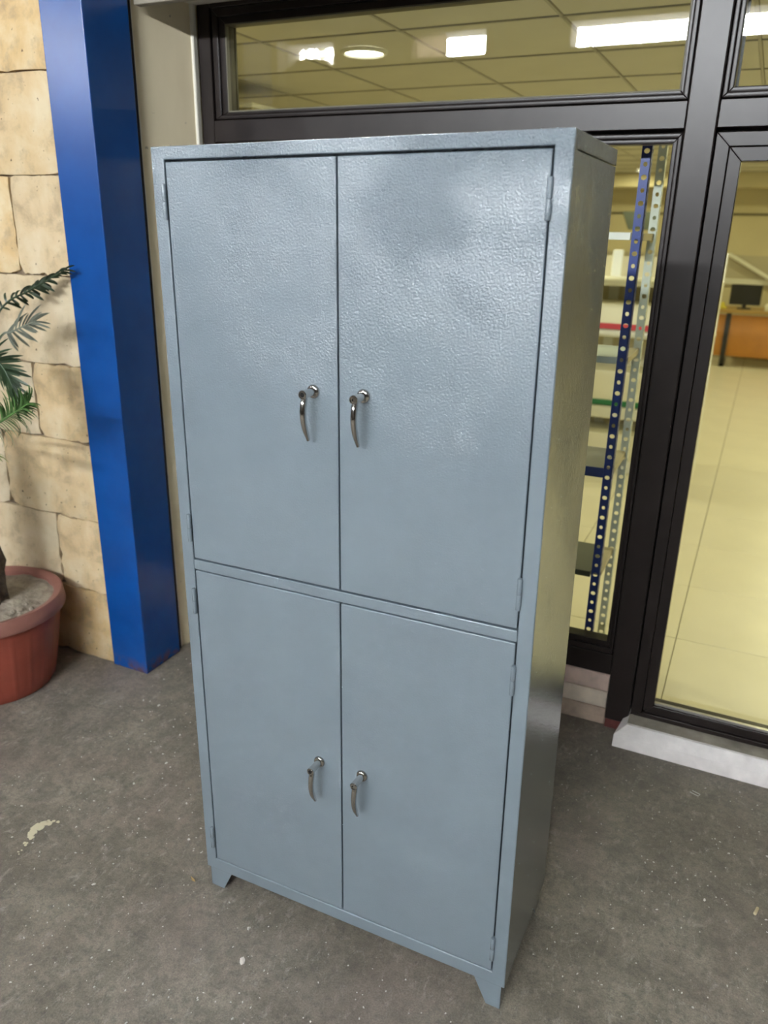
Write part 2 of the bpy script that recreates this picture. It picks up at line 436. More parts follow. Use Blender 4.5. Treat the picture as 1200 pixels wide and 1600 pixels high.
# ------------------------------------------------------------------ left stone wall
wl = struct_empty('wall_left', (-1.02, 0.74, 0))
OFF = (-1.02, 0.74, 0)
t = MB(); t.box(-14.0, -0.98, 0.757, 0.925, 0, ROOF_Z); t.build('mortar_bed', 'mortar', wl, off=OFF)
def stone(x0, x1, z0, z1):
    t = bmesh.new(); nx, nz = 14, 9
    g2 = 0.0012
    rows = []
    for j in range(nz + 1):
        row = []
        for i in range(nx + 1):
            u, w2 = i / nx, j / nz
            edge = i in (0, nx) or j in (0, nz)
            x = x0 + g2 + (x1 - x0 - 2 * g2) * u; z = z0 + g2 + (z1 - z0 - 2 * g2) * w2
            y = 0.738 + random.uniform(-0.003, 0.003)
            if edge:
                y += random.uniform(0.001, 0.007)
                cx, cz = (x0 + x1) / 2, (z0 + z1) / 2
                k = random.choice([0, 0, 0, 0.0005, 0.001, 0.002, 0.004, 0.008 if random.random() < 0.5 else 0])
                if i in (0, nx): x += k if i == 0 else -k
                if j in (0, nz): z += k if j == 0 else -k
                if i in (0, nx) and j in (0, nz):
                    q = random.uniform(0.0, 0.012)
                    x += q if i == 0 else -q; z += q if j == 0 else -q; y += 0.004
            row.append(t.verts.new((x, y, z)))
        rows.append(row)
    for j in range(nz):
        for i in range(nx): t.faces.new((rows[j][i], rows[j][i + 1], rows[j + 1][i + 1], rows[j + 1][i]))
    ring = [rows[0][i] for i in range(nx + 1)] + [rows[j][nx] for j in range(1, nz + 1)] + [rows[nz][i] for i in range(nx - 1, -1, -1)] + [rows[j][0] for j in range(nz - 1, 0, -1)]
    back = [t.verts.new((v.co.x, 0.80, v.co.z)) for v in ring]
    n = len(ring)
    for i in range(n): t.faces.new((ring[i], back[i], back[(i + 1) % n], ring[(i + 1) % n]))
    bmesh.ops.recalc_face_normals(t, faces=t.faces)
    mb = MB(); mb.join(t)
    c = Vector(((x0 + x1) / 2, 0.74, (z0 + z1) / 2))
    o = mb.build('stone', 'stone', wl, smooth=True, off=c)
    o.location = c - Vector(OFF)
zs = [0, 0.30, 0.60, 0.905, 1.18, 1.485, 1.80, 2.10, 2.42, 2.74]
joints = [[-1.43, -2.02, -2.6], [-1.245, -1.85, -2.5], [-1.475, -2.1, -2.7], [-1.265, -1.9, -2.45], [-1.66, -2.2, -2.8], [-1.255, -1.95, -2.5], [-1.66, -2.25, -2.9], [-1.44, -2.05, -2.6], [-1.6, -2.2, -2.8]]
for k, js in enumerate(joints):
    xs = [-1.005] + js + [-3.3]
    for x1, x0 in zip(xs, xs[1:]): stone(x0, x1, zs[k], zs[k + 1])
t = MB(); t.box(-14.0, -0.98, 0.70, 0.925, 2.742, ROOF_Z); t.build('upper_wall', 'mortar', wl, off=OFF)

# ------------------------------------------------------------------ blue column, cream reveal, lintel
c = MB(); c.box(-1.020, -0.850, 0.733, 0.932, 0, 3.0, 0.004, 4)
o = c.build('steel_column', 'column', wn=True, off=(-0.935, 0.84, 0)); o.location = (-0.935, 0.84, 0)
tag(o, 'glossy blue painted steel column between stone wall and cream reveal', 'column')
wr = struct_empty('wall_reveal', (-0.85, 1.09, 0)); OFF = (-0.85, 1.09, 0)
t = MB(); t.prism([(-0.874, 0.968), (-0.806, 1.205), (-0.806, 1.40), (-1.02, 1.40), (-1.02, 0.968)], 'z', 0, 2.62); t.build('reveal_face', 'cream', wr, off=OFF)
t = MB()
zz = 0
pts = []
while zz < 2.5:
    pts.append((-0.871 + random.uniform(-0.0015, 0.0015), 0.965, zz)); zz += 0.05
t.tube(pts, [0.003 + random.uniform(-0.0008, 0.001) for _ in pts], 6); t.build('plaster_edge', 'cream_bead', wr, off=OFF)
t = MB(); t.box(-0.815, -0.802, 1.185, 1.21, 0, 2.5, 0.003); t.build('corner_bead', 'cream_bead', wr, off=OFF)
t = MB(); t.box(-0.98, -0.868, 0.9325, 0.962, 0, 2.6); t.build('recess_shade_strip', 'void', wr, off=OFF)  # black fill standing in for the shaded recess beside the column
tl = struct_empty('trim_1', (1.0, 0.97, 2.3)); OFF = (1.0, 0.97, 2.3)
t = MB(); t.box(-0.849, 6, 0.955, 0.985, 2.302, 2.70, 0.002); t.build('fascia', 'soffit_trim', tl, off=OFF)
t = MB(); t.box(-0.80, 6, 0.986, 1.19, 2.44, 2.50); t.build('soffit', 'lintel', tl, off=OFF)
wb = struct_empty('wall_back', (1.0, 1.3, 0)); OFF = (1.0, 1.3, 0)
t = MB(); t.box(-0.98, 9, 0.987, 1.35, 2.70, ROOF_Z); t.build('upper_wall', 'shed', wb, off=OFF)
t = MB(); t.box(-0.98, 9, 1.19, 1.35, 2.44, 2.70); t.build('lintel_core', 'lintel', wb, off=OFF)
t = MB(); t.box(3.42, 9, 1.19, 1.35, 0, 2.44); t.build('right_wall', 'cream', wb, off=OFF)
# sill wall under the window: three courses of dressed stone
t = MB(); t.box(-0.80, 0.83, 1.225, 1.32, 0, 0.20); t.build('sill_core', 'mortar', wb, off=OFF)
for k, (z0, z1, mt) in enumerate(((0.132, 0.200, 'pink_stone'), (0.066, 0.130, 'beige_stone'), (0.0, 0.064, 'brown_stone'))):
    x = 0.822 + 0.0 * k
    step = [0.46, 0.40, 0.52][k]
    while x > -0.80:
        x0 = max(-0.80, x - step)
        t = MB(); t.box(x0 + 0.001, x - 0.001, 1.214 - 0.003 * k, 1.26, z0, z1, 0.004)
        c = ((x0 + x) / 2, 1.23, (z0 + z1) / 2)
        o = t.build('sill_stone', mt, wb, off=c); o.location = Vector(c) - Vector(OFF)
        x = x0

# ------------------------------------------------------------------ window and door frames
def bars(parent, OFF, x0, x1, z0, z1, wl_, wr_, wb_, wt_, yf, yb, name, mat='profile', bev=0.002):
    ix0, ix1, iz0, iz1 = x0 + wl_, x1 - wr_, z0 + wb_, z1 - wt_
    for nmx, poly in ((name + '_stile', [(x0, z0), (ix0, iz0), (ix0, iz1), (x0, z1)]), (name + '_stile', [(x1, z0), (x1, z1), (ix1, iz1), (ix1, iz0)]),
                      (name + '_rail', [(x0, z0), (x1, z0), (ix1, iz0), (ix0, iz0)]), (name + '_rail', [(x0, z1), (ix0, iz1), (ix1, iz1), (x1, z1)])):
        t = MB(); t.prism(poly, 'y', yf, yb, bev); t.build(nmx, mat, parent, off=OFF, wn=bev > 0)
    return ix0, ix1, iz0, iz1
def pane(parent, OFF, x0, x1, z0, z1, y):
    t = MB(); t.box(x0 - 0.004, x1 + 0.004, y, y + 0.005, z0 - 0.004, z1 + 0.004); return t.build('glass_pane', 'glass', parent, off=OFF)
def rail(parent, OFF, x0, x1, z0, z1, yf, name, mat='profile', yb=1.29, bev=0.002):
    t = MB(); t.box(x0, x1, yf, yb, z0, z1, bev); return t.build(name, mat, parent, off=OFF)

w1 = struct_empty('window_1', (0, 1.21, 0.2)); OFF = (0, 1.21, 0.2)
rail(w1, OFF, -0.802, -0.752, 0.205, 2.44, 1.212, 'jamb')
rail(w1, OFF, -0.750, 0.819, 1.931, 2.000, 1.210, 'transom_rail')
rail(w1, OFF, -0.750, 0.819, 2.340, 2.44, 1.212, 'head_rail')
rail(w1, OFF, -0.750, 0.819, 0.203, 0.281, 1.212, 'bottom_rail')
for nm_, bx in (('gap_light_stop', (-0.80, -0.705, 0.2, 2.44)), ('gap_light_stop', (0.803, 0.862, 0.0, 2.44)), ('gap_light_stop', (-0.705, 0.803, 1.900, 2.016)), ('gap_light_stop', (-0.705, 0.803, 0.20, 0.310))):
    t = MB(); t.box(bx[0], bx[1], 1.2905, 1.30, bx[2], bx[3]); t.build(nm_, 'profile', w1, off=OFF)  # added backing that keeps room light from leaking through frame gaps
# upper light
a = bars(w1, OFF, -0.744, 0.817, 2.003, 2.338, 0.024, 0.013, 0.013, 0.024, 1.214, 1.28, 'sash')
a = bars(w1, OFF, *(a[0], a[1], a[2], a[3]), 0.028, 0.012, 0.013, 0.026, 1.222, 1.27, 'glazing_bead')
bars(w1, OFF, a[0] - 0.0035, a[1] + 0.0035, a[2] - 0.0035, a[3] + 0.0035, 0.004, 0.004, 0.004, 0.004, 1.2205, 1.236, 'gasket', 'gasket', 0)
pane(w1, OFF, *a, 1.236)
# lower fixed light
a = bars(w1, OFF, -0.744, 0.817, 0.283, 1.921, 0.022, 0.012, 0.020, 0.013, 1.214, 1.28, 'sash')
a = bars(w1, OFF, *a, 0.026, 0.013, 0.022, 0.013, 1.222, 1.27, 'glazing_bead')
pane(w1, OFF, *a, 1.238)

m1 = struct_empty('trim_2', (0.862, 1.2, 0)); OFF = (0.862, 1.2, 0)
rail(m1, OFF, 0.821, 0.901, 0.035, 2.44, 1.197, 'mullion', bev=0.003)
rail(m1, OFF, 0.823, 0.899, 0.0, 0.036, 1.199, 'mullion_foot', 'rust_red')
d1 = struct_empty('door_1', (1.35, 1.21, 0.05)); OFF = (1.35, 1.21, 0.05)
a = bars(d1, OFF, 0.905, 1.80, 0.070, 1.920, 0.036, 0.036, 0.020, 0.036, 1.206, 1.275, 'door_frame')
a = bars(d1, OFF, a[0] + 0.001, a[1] - 0.001, a[2] + 0.001, a[3] - 0.001, 0.034, 0.034, 0.030, 0.036, 1.214, 1.265, 'leaf')
t = MB(); t.box(a[0], a[1], 1.222, 1.236, a[2], a[2] + 0.010, 0.002); t.build('glazing_strip', 'bead', d1, off=OFF)
pane(d1, OFF, *a, 1.238)
for bx in ((0.862, 0.935, 0.0, 2.44), (0.935, 1.83, 0.0, 0.105), (0.935, 1.83, 1.89, 2.016), (1.77, 1.90, 0.105, 1.89)):
    t = MB(); t.box(bx[0], bx[1], 1.2905, 1.30, bx[2], bx[3]); t.build('gap_light_stop', 'profile', d1, off=OFF)  # same added light stop behind the door frame gaps
# pull handle on the far stile of the door
t = MB(); t.tube([(1.765, 1.214, 0.95), (1.765, 1.165, 0.96), (1.765, 1.160, 1.0), (1.765, 1.160, 1.2), (1.765, 1.165, 1.24), (1.765, 1.214, 1.25)], 0.010, 10); t.build('door_pull', 'bead', d1, smooth=True, off=OFF)
w2 = struct_empty('window_2', (1.35, 1.21, 2.0)); OFF = (1.35, 1.21, 2.0)
rail(w2, OFF, 0.902, 1.802, 1.931, 2.000, 1.210, 'transom_rail')
rail(w2, OFF, 0.902, 1.802, 2.340, 2.44, 1.212, 'head_rail')
a = bars(w2, OFF, 0.903, 1.80, 2.003, 2.338, 0.013, 0.013, 0.013, 0.024, 1.214, 1.28, 'sash')
a = bars(w2, OFF, *a, 0.013, 0.013, 0.014, 0.026, 1.222, 1.27, 'glazing_bead')
pane(w2, OFF, *a, 1.236)
m2 = struct_empty('trim_3', (1.842, 1.2, 0)); OFF = (1.842, 1.2, 0)
rail(m2, OFF, 1.803, 1.883, 0.0, 2.44, 1.197, 'mullion', bev=0.003)
w3 = struct_empty('window_3', (2.6, 1.21, 0.2)); OFF = (2.6, 1.21, 0.2)
rail(w3, OFF, 1.884, 3.42, 1.931, 2.000, 1.210, 'transom_rail')
rail(w3, OFF, 1.884, 3.42, 2.340, 2.44, 1.212, 'head_rail')
rail(w3, OFF, 1.884, 3.42, 0.0, 0.12, 1.212, 'bottom_rail')
for z0, z1 in ((2.003, 2.338), (0.123, 1.921)):
    a = bars(w3, OFF, 1.886, 3.418, z0, z1, 0.03, 0.03, 0.03, 0.03, 1.214, 1.28, 'sash')
    pane(w3, OFF, *a, 1.236)
# whitewashed door step with a sloped face
s1 = struct_empty('trim_4', (1.7, 1.15, 0)); OFF = (1.7, 1.15, 0)
t = MB()
t.prism([(1.098, 0.0), (1.110, 0.040), (1.138, 0.072), (1.30, 0.072), (1.30, 0.0)], 'x', 0.868, 3.42)
for v in t.bm.verts:
    if v.co.x < 1 and v.co.y > 1.12: v.co.x = 0.904
t.build('step_block', 'white_step', s1, off=OFF)
t = MB(); t.box(0.904, 3.42, 1.148, 1.30, 0.0715, 0.0735); t.build('step_tread', 'step_top', s1, off=OFF)

# ------------------------------------------------------------------ the cabinet
W, D, H = 0.8191, 0.342, 1.80
ROT = (-0.0084, -0.0123, -0.0094)
cab = thing('metal_cabinet', 'tall blue-grey enamelled steel cabinet with four doors on short splayed feet', 'cabinet', (0, 0, 0), ROT)
ZB, ZL = 0.061, 1.771
ZD0, ZD1, ZM0, ZM1, ZD2 = 0.0985, 0.921, 0.9235, 0.9500, 1.7722
XM = 0.0333; XC = W / 2 - 0.0008
for x0, x1 in ((0.0006, 0.002), (W - 0.002, W - 0.0006)):
    t = MB(); t.box(x0, x1, 0.002, D, ZB, ZL - 0.001); t.build('side_panel', 'enamel', cab)
t = MB(); t.box(0.001, W - 0.001, D - 0.002, D, ZB, ZL); t.build('back_panel', 'enamel', cab)
t = MB(); t.box(0.002, W - 0.002, 0.004, D - 0.002, ZB, ZB + 0.002); t.build('bottom_panel', 'enamel', cab)
t = MB(); t.box(0.003, W - 0.003, 0.026, D - 0.003, (ZM0 + ZM1) / 2 - 0.001, (ZM0 + ZM1) / 2 + 0.001); t.build('inner_shelf', 'enamel', cab)
t = MB(); t.box(0.0, W, 0.0222, D + 0.002, ZL + 0.001, H, 0.0018, 3); t.build('lid', 'enamel', cab, wn=True)
def ring_frame():
    t = bmesh.new(); ix0, ix1, iz0, iz1 = XM - 0.0026, W - XM + 0.0026, ZD0 - 0.0025, ZD2 + 0.0042
    loops = []
    for y in (0.0, 0.022):
        o4 = [t.verts.new((x, y, z)) for x, z in ((0, ZB), (W, ZB), (W, H), (0, H))]
        i4 = [t.verts.new((x, y, z)) for x, z in ((ix0, iz0), (ix1, iz0), (ix1, iz1), (ix0, iz1))]
        loops.append((o4, i4))
    for k in range(4):
        k2 = (k + 1) % 4
        for o4, i4 in loops: t.faces.new((o4[k], o4[k2], i4[k2], i4[k]))
        t.faces.new((loops[0][0][k], loops[0][0][k2], loops[1][0][k2], loops[1][0][k]))
        t.faces.new((loops[0][1][k], loops[0][1][k2], loops[1][1][k2], loops[1][1][k]))
    bmesh.ops.recalc_face_normals(t, faces=t.faces)
    sharp = [e for e in t.edges if len(e.link_faces) == 2 and e.calc_face_angle() > 0.5]
    bmesh.ops.bevel(t, geom=sharp, offset=0.0026, segments=4, affect='EDGES', profile=0.5)
    mb = MB(); mb.join(t); return mb
ring_frame().build('face_frame', 'enamel', cab, wn=True)
GAPC = 0.0015
t = MB(); t.box(XM - 0.0024, W - XM + 0.0024, 0.0002, 0.022, ZM0, ZM1 - 0.0022, 0.0026, 4); t.build('middle_rail', 'enamel', cab, wn=True)
t = MB(); t.box(XC - 0.02, XC + 0.02, 0.0225, 0.024, ZB + 0.01, ZL - 0.01); t.build('closing_strip', 'void', cab)  # blackened so the seam between the doors reads as shade
for z0, z1 in ((ZB + 0.02, ZD1 + 0.002), (ZM1 - 0.002, ZL)):
    t = MB(); t.box(0.006, W - 0.006, 0.0245, 0.0255, z0, z1); t.build('inner_shadow_plate', 'void', cab)
def handle(parent, x, z, slot):
    mt = Matrix.Translation((x, 0, z)) @ Matrix.Rotation(math.pi / 2, 4, 'X')   # local z -> -y
    t = MB(); t.lathe([(0.0, 0), (0.0135, 0), (0.0138, 0.0012), (0.0120, 0.0055), (0.0095, 0.0068), (0.0, 0.0068)], 32, mat=mt); t.build('handle_rose', 'chrome', parent, smooth=True)
    t = MB(); t.lathe([(0.0, 0.006), (0.0080, 0.006), (0.0076, 0.012), (0.0084, 0.036), (0.0086, 0.0425), (0.0074, 0.0440), (0.0064, 0.0440), (0.0058, 0.0424), (0.0, 0.0424)], 28, mat=mt)
    t.build('lock_barrel', 'chrome', parent, smooth=True)
    t = MB()
    t.lathe([(0.0, 0.0420), (0.0046, 0.0420), (0.0046, 0.0427), (0.0, 0.0427)], 20, mat=mt)
    o = t.build('lock_cylinder', 'dark_metal' if not slot else 'chrome', parent, smooth=True)
    if slot:
        t = MB(); t.box(x - 0.0022, x - 0.0008, -0.0438, -0.0425, z - 0.002, z + 0.0022); t.build('key_slot', 'dark_metal', parent)
    # curved blade hanging from the end of the barrel
    t = MB()
    pts, rad = [], []
    L = 0.088
    for k in range(15):
        u = k / 14
        pts.append((x + 0.0, -0.0335 - 0.012 * math.sin(math.pi * min(1, u * 1.02)) + 0.010 * u, z - 0.003 - L * u))
        r = 0.0082 * (1 - 0.22 * u) if u < 0.75 else 0.0082 * (0.835 - (u - 0.75) * 1.3)
        if u < 0.12: r = 0.0066 + 0.012 * u
        rad.append(r)
    t.tube(pts, rad, 12, flat=(0.80, 0.92), up=(0, 1, 0)); t.build('lever', 'chrome', parent, smooth=True)
def hinge(parent, x, z):
    t = MB()
    L = 0.063
    for z0, z1 in ((z - L / 2, z - 0.0004), (z + 0.0004, z + L / 2)):
        t.lathe([(0, z0), (0.0044, z0), (0.0048, z0 + 0.0006), (0.0048, z1 - 0.0006), (0.0044, z1), (0, z1)], 14, mat=Matrix.Translation((x, -0.0035, 0)))
    t.lathe([(0, z + L / 2), (0.003, z + L / 2), (0.0034, z + L / 2 + 0.001), (0.0, z + L / 2 + 0.0025)], 10, mat=Matrix.Translation((x, -0.0035, 0)))
    t.box(x - 0.0015, x + 0.0015, -0.003, 0.003, z - L / 2, z + L / 2)
    t.build('hinge', 'enamel', parent, smooth=True)
def door(x0, x1, z0, z1, hx, hz, hinges, hgx, slot):
    t = MB(); t.box(x0, x1, 0.0003, 0.020, z0, z1, 0.0026, 4)
    d = t.build('door', 'enamel', cab, wn=True)
    handle(d, hx, hz, slot)
    for z in hinges: hinge(d, hgx, z)
    return d
lab(door(XM, XC - GAPC, ZM1 + 0.0016, ZD2, 0.355, 1.360, (1.701, 1.0245), 0.0290, False), 'upper left door with plain-ended chrome lever')
lab(door(XC + GAPC, W - XM, ZM1 + 0.0016, ZD2, 0.4635, 1.361, (1.700, 1.0245), W - 0.0325, True), 'upper right door with keyed chrome lever')
lab(door(XM, XC - GAPC, ZD0, ZD1, 0.353, 0.5105, (0.8445, 0.1675), 0.0275, False), 'lower left door with plain-ended chrome lever')
lab(door(XC + GAPC, W - XM, ZD0, ZD1, 0.462, 0.5095, (0.8435, 0.166), W - 0.0325, True), 'lower right door with keyed chrome lever')
RC = Euler(ROT).to_matrix(); RCI = RC.transposed()
def foot(side, fr):
    xo = 0.008 if side < 0 else W - 0.008
    xi_t = 0.078 if side < 0 else W - 0.076
    xi_b = 0.047 if side < 0 else W - 0.041
    y0 = 0.0045 if fr else D - 0.0065
    t = MB()
    t.prism([(xo, 0), (xo, ZB + 0.004), (xi_t, ZB + 0.004), (xi_b, 0)], 'y', y0, y0 + 0.002)
    ya, yt, yb = (y0, y0 + 0.072, y0 + 0.036) if fr else (y0 + 0.002, y0 - 0.070, y0 - 0.034)
    xs = (xo, xo + 0.002) if side < 0 else (xo - 0.002, xo)
    t.prism([(ya, 0), (ya, ZB + 0.004), (yt, ZB + 0.004), (yb, 0)], 'x', xs[0], xs[1])
    for v in t.bm.verts:                     # toes reach the uneven ground
        if v.co.z < 0.001:
            wv = RC @ v.co
            v.co.z -= wv.z
    t.build('foot', 'enamel', cab)
for sd in (-1, 1):
    for fr in (True, False): foot(sd, fr)

# ------------------------------------------------------------------ potted cycad
PX, PY = -1.335, 0.455
pl = thing('potted_cycad', 'potted cycad palm in a ribbed terracotta tub by the stone wall', 'plant', (PX, PY, 0))
def flute(a, j):
    k = (a * 24 / (2 * math.pi)) % 1.0
    return 0.0022 * math.exp(-((k - 0.5) / 0.09) ** 2) if 1 <= j <= 6 else 0
t = MB(); t.lathe([(0.0, 0.004), (0.195, 0.0), (0.203, 0.012), (0.214, 0.06), (0.226, 0.12), (0.238, 0.19), (0.247, 0.25), (0.252, 0.31), (0.245, 0.32), (0.240, 0.30), (0.19, 0.02), (0.0, 0.02)], 192, wob=flute)
t.build('pot', 'pot', pl, smooth=True)
t = MB(); t.lathe([(0.250, 0.302), (0.2735, 0.303), (0.2745, 0.308), (0.268, 0.352), (0.264, 0.3565), (0.243, 0.352), (0.236, 0.346), (0.235, 0.315), (0.240, 0.310), (0.250, 0.302)], 96)
t.build('rim', 'rim', pl, smooth=True)
t = MB()
t.lathe([(0.0, 0.335), (0.05, 0.337), (0.10, 0.334), (0.15, 0.336), (0.20, 0.332), (0.236, 0.330), (0.236, 0.30), (0.0, 0.30)], 48)
for v in t.bm.verts:
    if v.co.z > 0.32: v.co.z += random.uniform(-0.005, 0.005)
t.build('soil', 'soil', pl, smooth=True)
t = MB()
for k in range(14):
    a = random.uniform(-1.2, 0.4); r = random.uniform(0.12, 0.22)
    s = random.uniform(0.005, 0.013)
    t2 = bmesh.new(); bmesh.ops.create_icosphere(t2, subdivisions=1, radius=s)
    for v in t2.verts: v.co *= random.uniform(0.75, 1.2)
    t.join(t2, Matrix.Translation((r * math.cos(a), r * math.sin(a), 0.337)))
o = t.build('soil_clods', 'soil', pl); o['kind'] = 'stuff'
t = MB()
def shag(a, j): return 0.010 * math.sin(a * 9 + j * 1.7) + random.uniform(-0.004, 0.004)
t.lathe([(0.0, 0.31), (0.075, 0.31), (0.072, 0.40), (0.078, 0.48), (0.070, 0.56), (0.076, 0.64), (0.066, 0.72), (0.072, 0.80), (0.060, 0.88), (0.03, 0.94), (0.0, 0.95)], 40, wob=shag)
t.build('trunk', 'trunk', pl, smooth=True)
# fronds -------------------------------------------------
def leaf_mesh(name, L, wd, curl, mat):
    t = bmesh.new(); n = 6; prev = None
    for i in range(n + 1):
        u = i / n
        ww = wd * (0.55 + 1.2 * u) * (1 - u) ** 0.55 if u < 1 else 0
        ang = curl * u
        px_ = L * (math.sin(ang) / curl if abs(curl) > 1e-3 else u); pz = L * ((math.cos(ang) - 1) / curl if abs(curl) > 1e-3 else 0)
        if i == n: cur = [t.verts.new((px_, 0, pz))]
        else: cur = [t.verts.new((px_, -ww, pz + ww * 0.25)), t.verts.new((px_, 0, pz)), t.verts.new((px_, ww, pz + ww * 0.25))]
        if prev:
            if len(cur) == 1: t.faces.new((prev[0], prev[1], cur[0])); t.faces.new((prev[1], prev[2], cur[0]))
            else:
                t.faces.new((prev[0], prev[1], cur[1], cur[0])); t.faces.new((prev[1], prev[2], cur[2], cur[1]))
        prev = cur
    bmesh.ops.solidify(t, geom=t.faces[:], thickness=0.0008)
    me = bpy.data.meshes.new(name); t.to_mesh(me); t.free(); me.materials.append(M[mat])
    me.polygons.foreach_set('use_smooth', [True] * len(me.polygons))
    return me
def spline(P, n):
    P = [Vector(p) for p in P]; out = []
    Q = [P[0] * 2 - P[1]] + P + [P[-1] * 2 - P[-2]]
    segs = len(P) - 1
    for k in range(n + 1):
        s = k / n * segs; i = min(int(s), segs - 1); u = s - i
        a, b2, c2, d = Q[i], Q[i + 1], Q[i + 2], Q[i + 3]
        out.append(0.5 * ((2 * b2) + (c2 - a) * u + (2 * a - 5 * b2 + 4 * c2 - d) * u * u + (3 * b2 - a - 3 * c2 + d) * u ** 3))
    return out
def frond(P, mat, n, L, wd, side_dir, start=0.3, spread=1.0, curl=0.5, lift=0.0, tipang=0.35, joined=False, jitter=0.12, label=None):
    """P: world points of the midrib; side_dir: rough direction of the leaflets on one side"""
    base = Vector((PX, PY, 0))
    pts = [p - base for p in spline(P, 40)]
    t = MB(); t.tube(pts, [0.0055 * (1 - 0.75 * k / 40) for k in range(41)], 6)
    fr_ = t.build('frond', mat, pl, smooth=True)
    if label: lab(fr_, label)
    meshes = [leaf_mesh('leaflet', L * s, wd, curl * cu, mat) for s, cu in ((1.0, 1.0), (0.85, 1.5), (0.65, 0.6))]
    bmj = MB() if joined else None
    for k in range(n):
        u = start + (1 - start) * (k + 0.5) / n
        i = min(39, int(u * 40)); p = pts[i].lerp(pts[i + 1], u * 40 - i)
        tan = (pts[i + 1] - pts[i]).normalized()
        sd = Vector(side_dir); sd = (sd - tan * sd.dot(tan)).normalized()
        nor = tan.cross(sd).normalized()
        for s in (1, -1):
            q = (u - start) / (1 - start)
            fa = math.radians(62) * (1 - q) + math.radians(18) * q if tipang else math.radians(60)
            d = (tan * math.cos(fa) + sd * s * math.sin(fa) * spread + nor * lift).normalized()
            d = (d + Vector((random.uniform(-1, 1), random.uniform(-1, 1), random.uniform(-1, 1))) * jitter).normalized()
            up = (nor * (1 if nor.z >= 0 else -1) + Vector((0, 0, 0.4))).normalized()
            yv = up.cross(d).normalized(); zv = d.cross(yv)
            sc = (0.75 + 0.35 * math.sin(math.pi * min(1, q * 0.9 + 0.15))) * random.uniform(0.85, 1.1)
            mt = Matrix((d, yv, zv)).transposed().to_4x4()
            mt = Matrix.Translation(p) @ mt @ Matrix.Scale(sc, 4)
            me = random.choice(meshes) if q < 0.85 else meshes[0]
            if joined:
                t2 = bmesh.new(); t2.from_mesh(me); bmj.join(t2, mt)
            else:
                o = bpy.data.objects.new('leaflet', me); COL.objects.link(o); o.parent = fr_; o.matrix_local = mt
    if joined:
        o = bmj.build('leaflets', mat, fr_, smooth=True); o['kind'] = 'stuff'
CR = (PX, PY, 0.92)
frond([CR, (-1.30, 0.51, 1.16), (-1.212, 0.60, 1.376), (-1.118, 0.645, 1.440), (-1.061, 0.665, 1.472), (-0.985, 0.688, 1.512)], 'leaf_dark', 20, 0.050, 0.0060, (-0.25, 0.10, 0.95), start=0.40, spread=0.9, curl=1.3, jitter=0.22, label='dark frond with curled leaflets')
frond([CR, (-1.28, 0.50, 1.12), (-1.172, 0.55, 1.292), (-1.124, 0.56, 1.315), (-1.061, 0.565, 1.341), (-1.02, 0.57, 1.356)], 'leaf_grey', 11, 0.082, 0.0058, (0.25, -0.15, -0.9), start=0.5, spread=1.0, curl=0.5, jitter=0.10, label='dusty grey-green frond')
frond([CR, (-1.22, 0.455, 1.18), (-1.12, 0.45, 1.255), (-1.064, 0.45, 1.233), (-1.02, 0.443, 1.18), (-0.993, 0.435, 1.12)], 'leaf_mid', 22, 0.092, 0.0058, (0.9, 0.1, 0.45), start=0.42, spread=1.0, curl=0.4, jitter=0.07, label='deep green frond bending down')
frond([(PX, PY, 0.90), (-1.20, 0.38, 1.00), (-1.05, 0.33, 1.035), (-0.954, 0.33, 1.081), (-0.898, 0.33, 1.111), (-0.845, 0.33, 1.14), (-0.82, 0.33, 1.155)], 'leaf_bright', 32, 0.115, 0.0042, (0.35, 0.1, -0.9), start=0.35, spread=1.0, curl=0.7, jitter=0.06, label='fresh green frond nearest the camera')
frond([(PX, PY, 0.88), (-1.2, 0.36, 0.98), (-1.06, 0.31, 0.98), (-0.99, 0.33, 0.975)], 'leaf_yellow', 9, 0.060, 0.0085, (0.1, 0.6, -0.7), start=0.55, curl=0.4, label='short yellow-green frond')
for P in ([CR, (-1.5, 0.5, 1.2), (-1.75, 0.55, 1.35), (-1.95, 0.55, 1.3)], [CR, (-1.45, 0.3, 1.22), (-1.62, 0.1, 1.38), (-1.8, -0.02, 1.35)],
          [CR, (-1.5, 0.4, 1.05), (-1.75, 0.35, 1.05), (-1.95, 0.33, 0.92)],
          [CR, (-1.38, 0.56, 1.25), (-1.5, 0.64, 1.5), (-1.62, 0.66, 1.62)],
          ):
    frond(P, 'leaf_mid', 26, 0.11, 0.006, (0, 0.7, 0.5) if abs(P[-1][0] - PX) > 0.3 else (1, 0, 0.2), start=0.3, joined=True)

# ------------------------------------------------------------------ litter on the ground
t = MB()
trail = [(-0.543, -0.016), (-0.556, -0.024), (-0.568, -0.034), (-0.573, -0.048), (-0.572, -0.062), (-0.566, -0.076), (-0.559, -0.090), (-0.552, -0.114), (-0.541, -0.144)]
for k, (cx, cy) in enumerate(trail):
    for q in range(5):
        r0 = (0.006, 0.008, 0.010, 0.011, 0.010, 0.009, 0.007, 0.004, 0.002)[k] * random.uniform(0.5, 1.1)
        t2 = bmesh.new(); bmesh.ops.create_circle(t2, cap_ends=True, segments=8, radius=r0)
        for v in t2.verts: v.co *= random.uniform(0.7, 1.25)
        r1 = bmesh.ops.extrude_face_region(t2, geom=t2.faces[:])
        for v in [e for e in r1['geom'] if isinstance(e, bmesh.types.BMVert)]: v.co.z += 0.0012
        t.join(t2, Matrix.Translation((cx + random.uniform(-0.008, 0.008), cy + random.uniform(-0.007, 0.007), 0.0003 + 0.00005 * q)))
o = t.build('paint_flake', 'flake', off=(-0.57, -0.03, 0)); o.location = (-0.57, -0.03, 0)
tag(o, 'cream paint splash on the concrete floor left of the cabinet', 'paint flake')
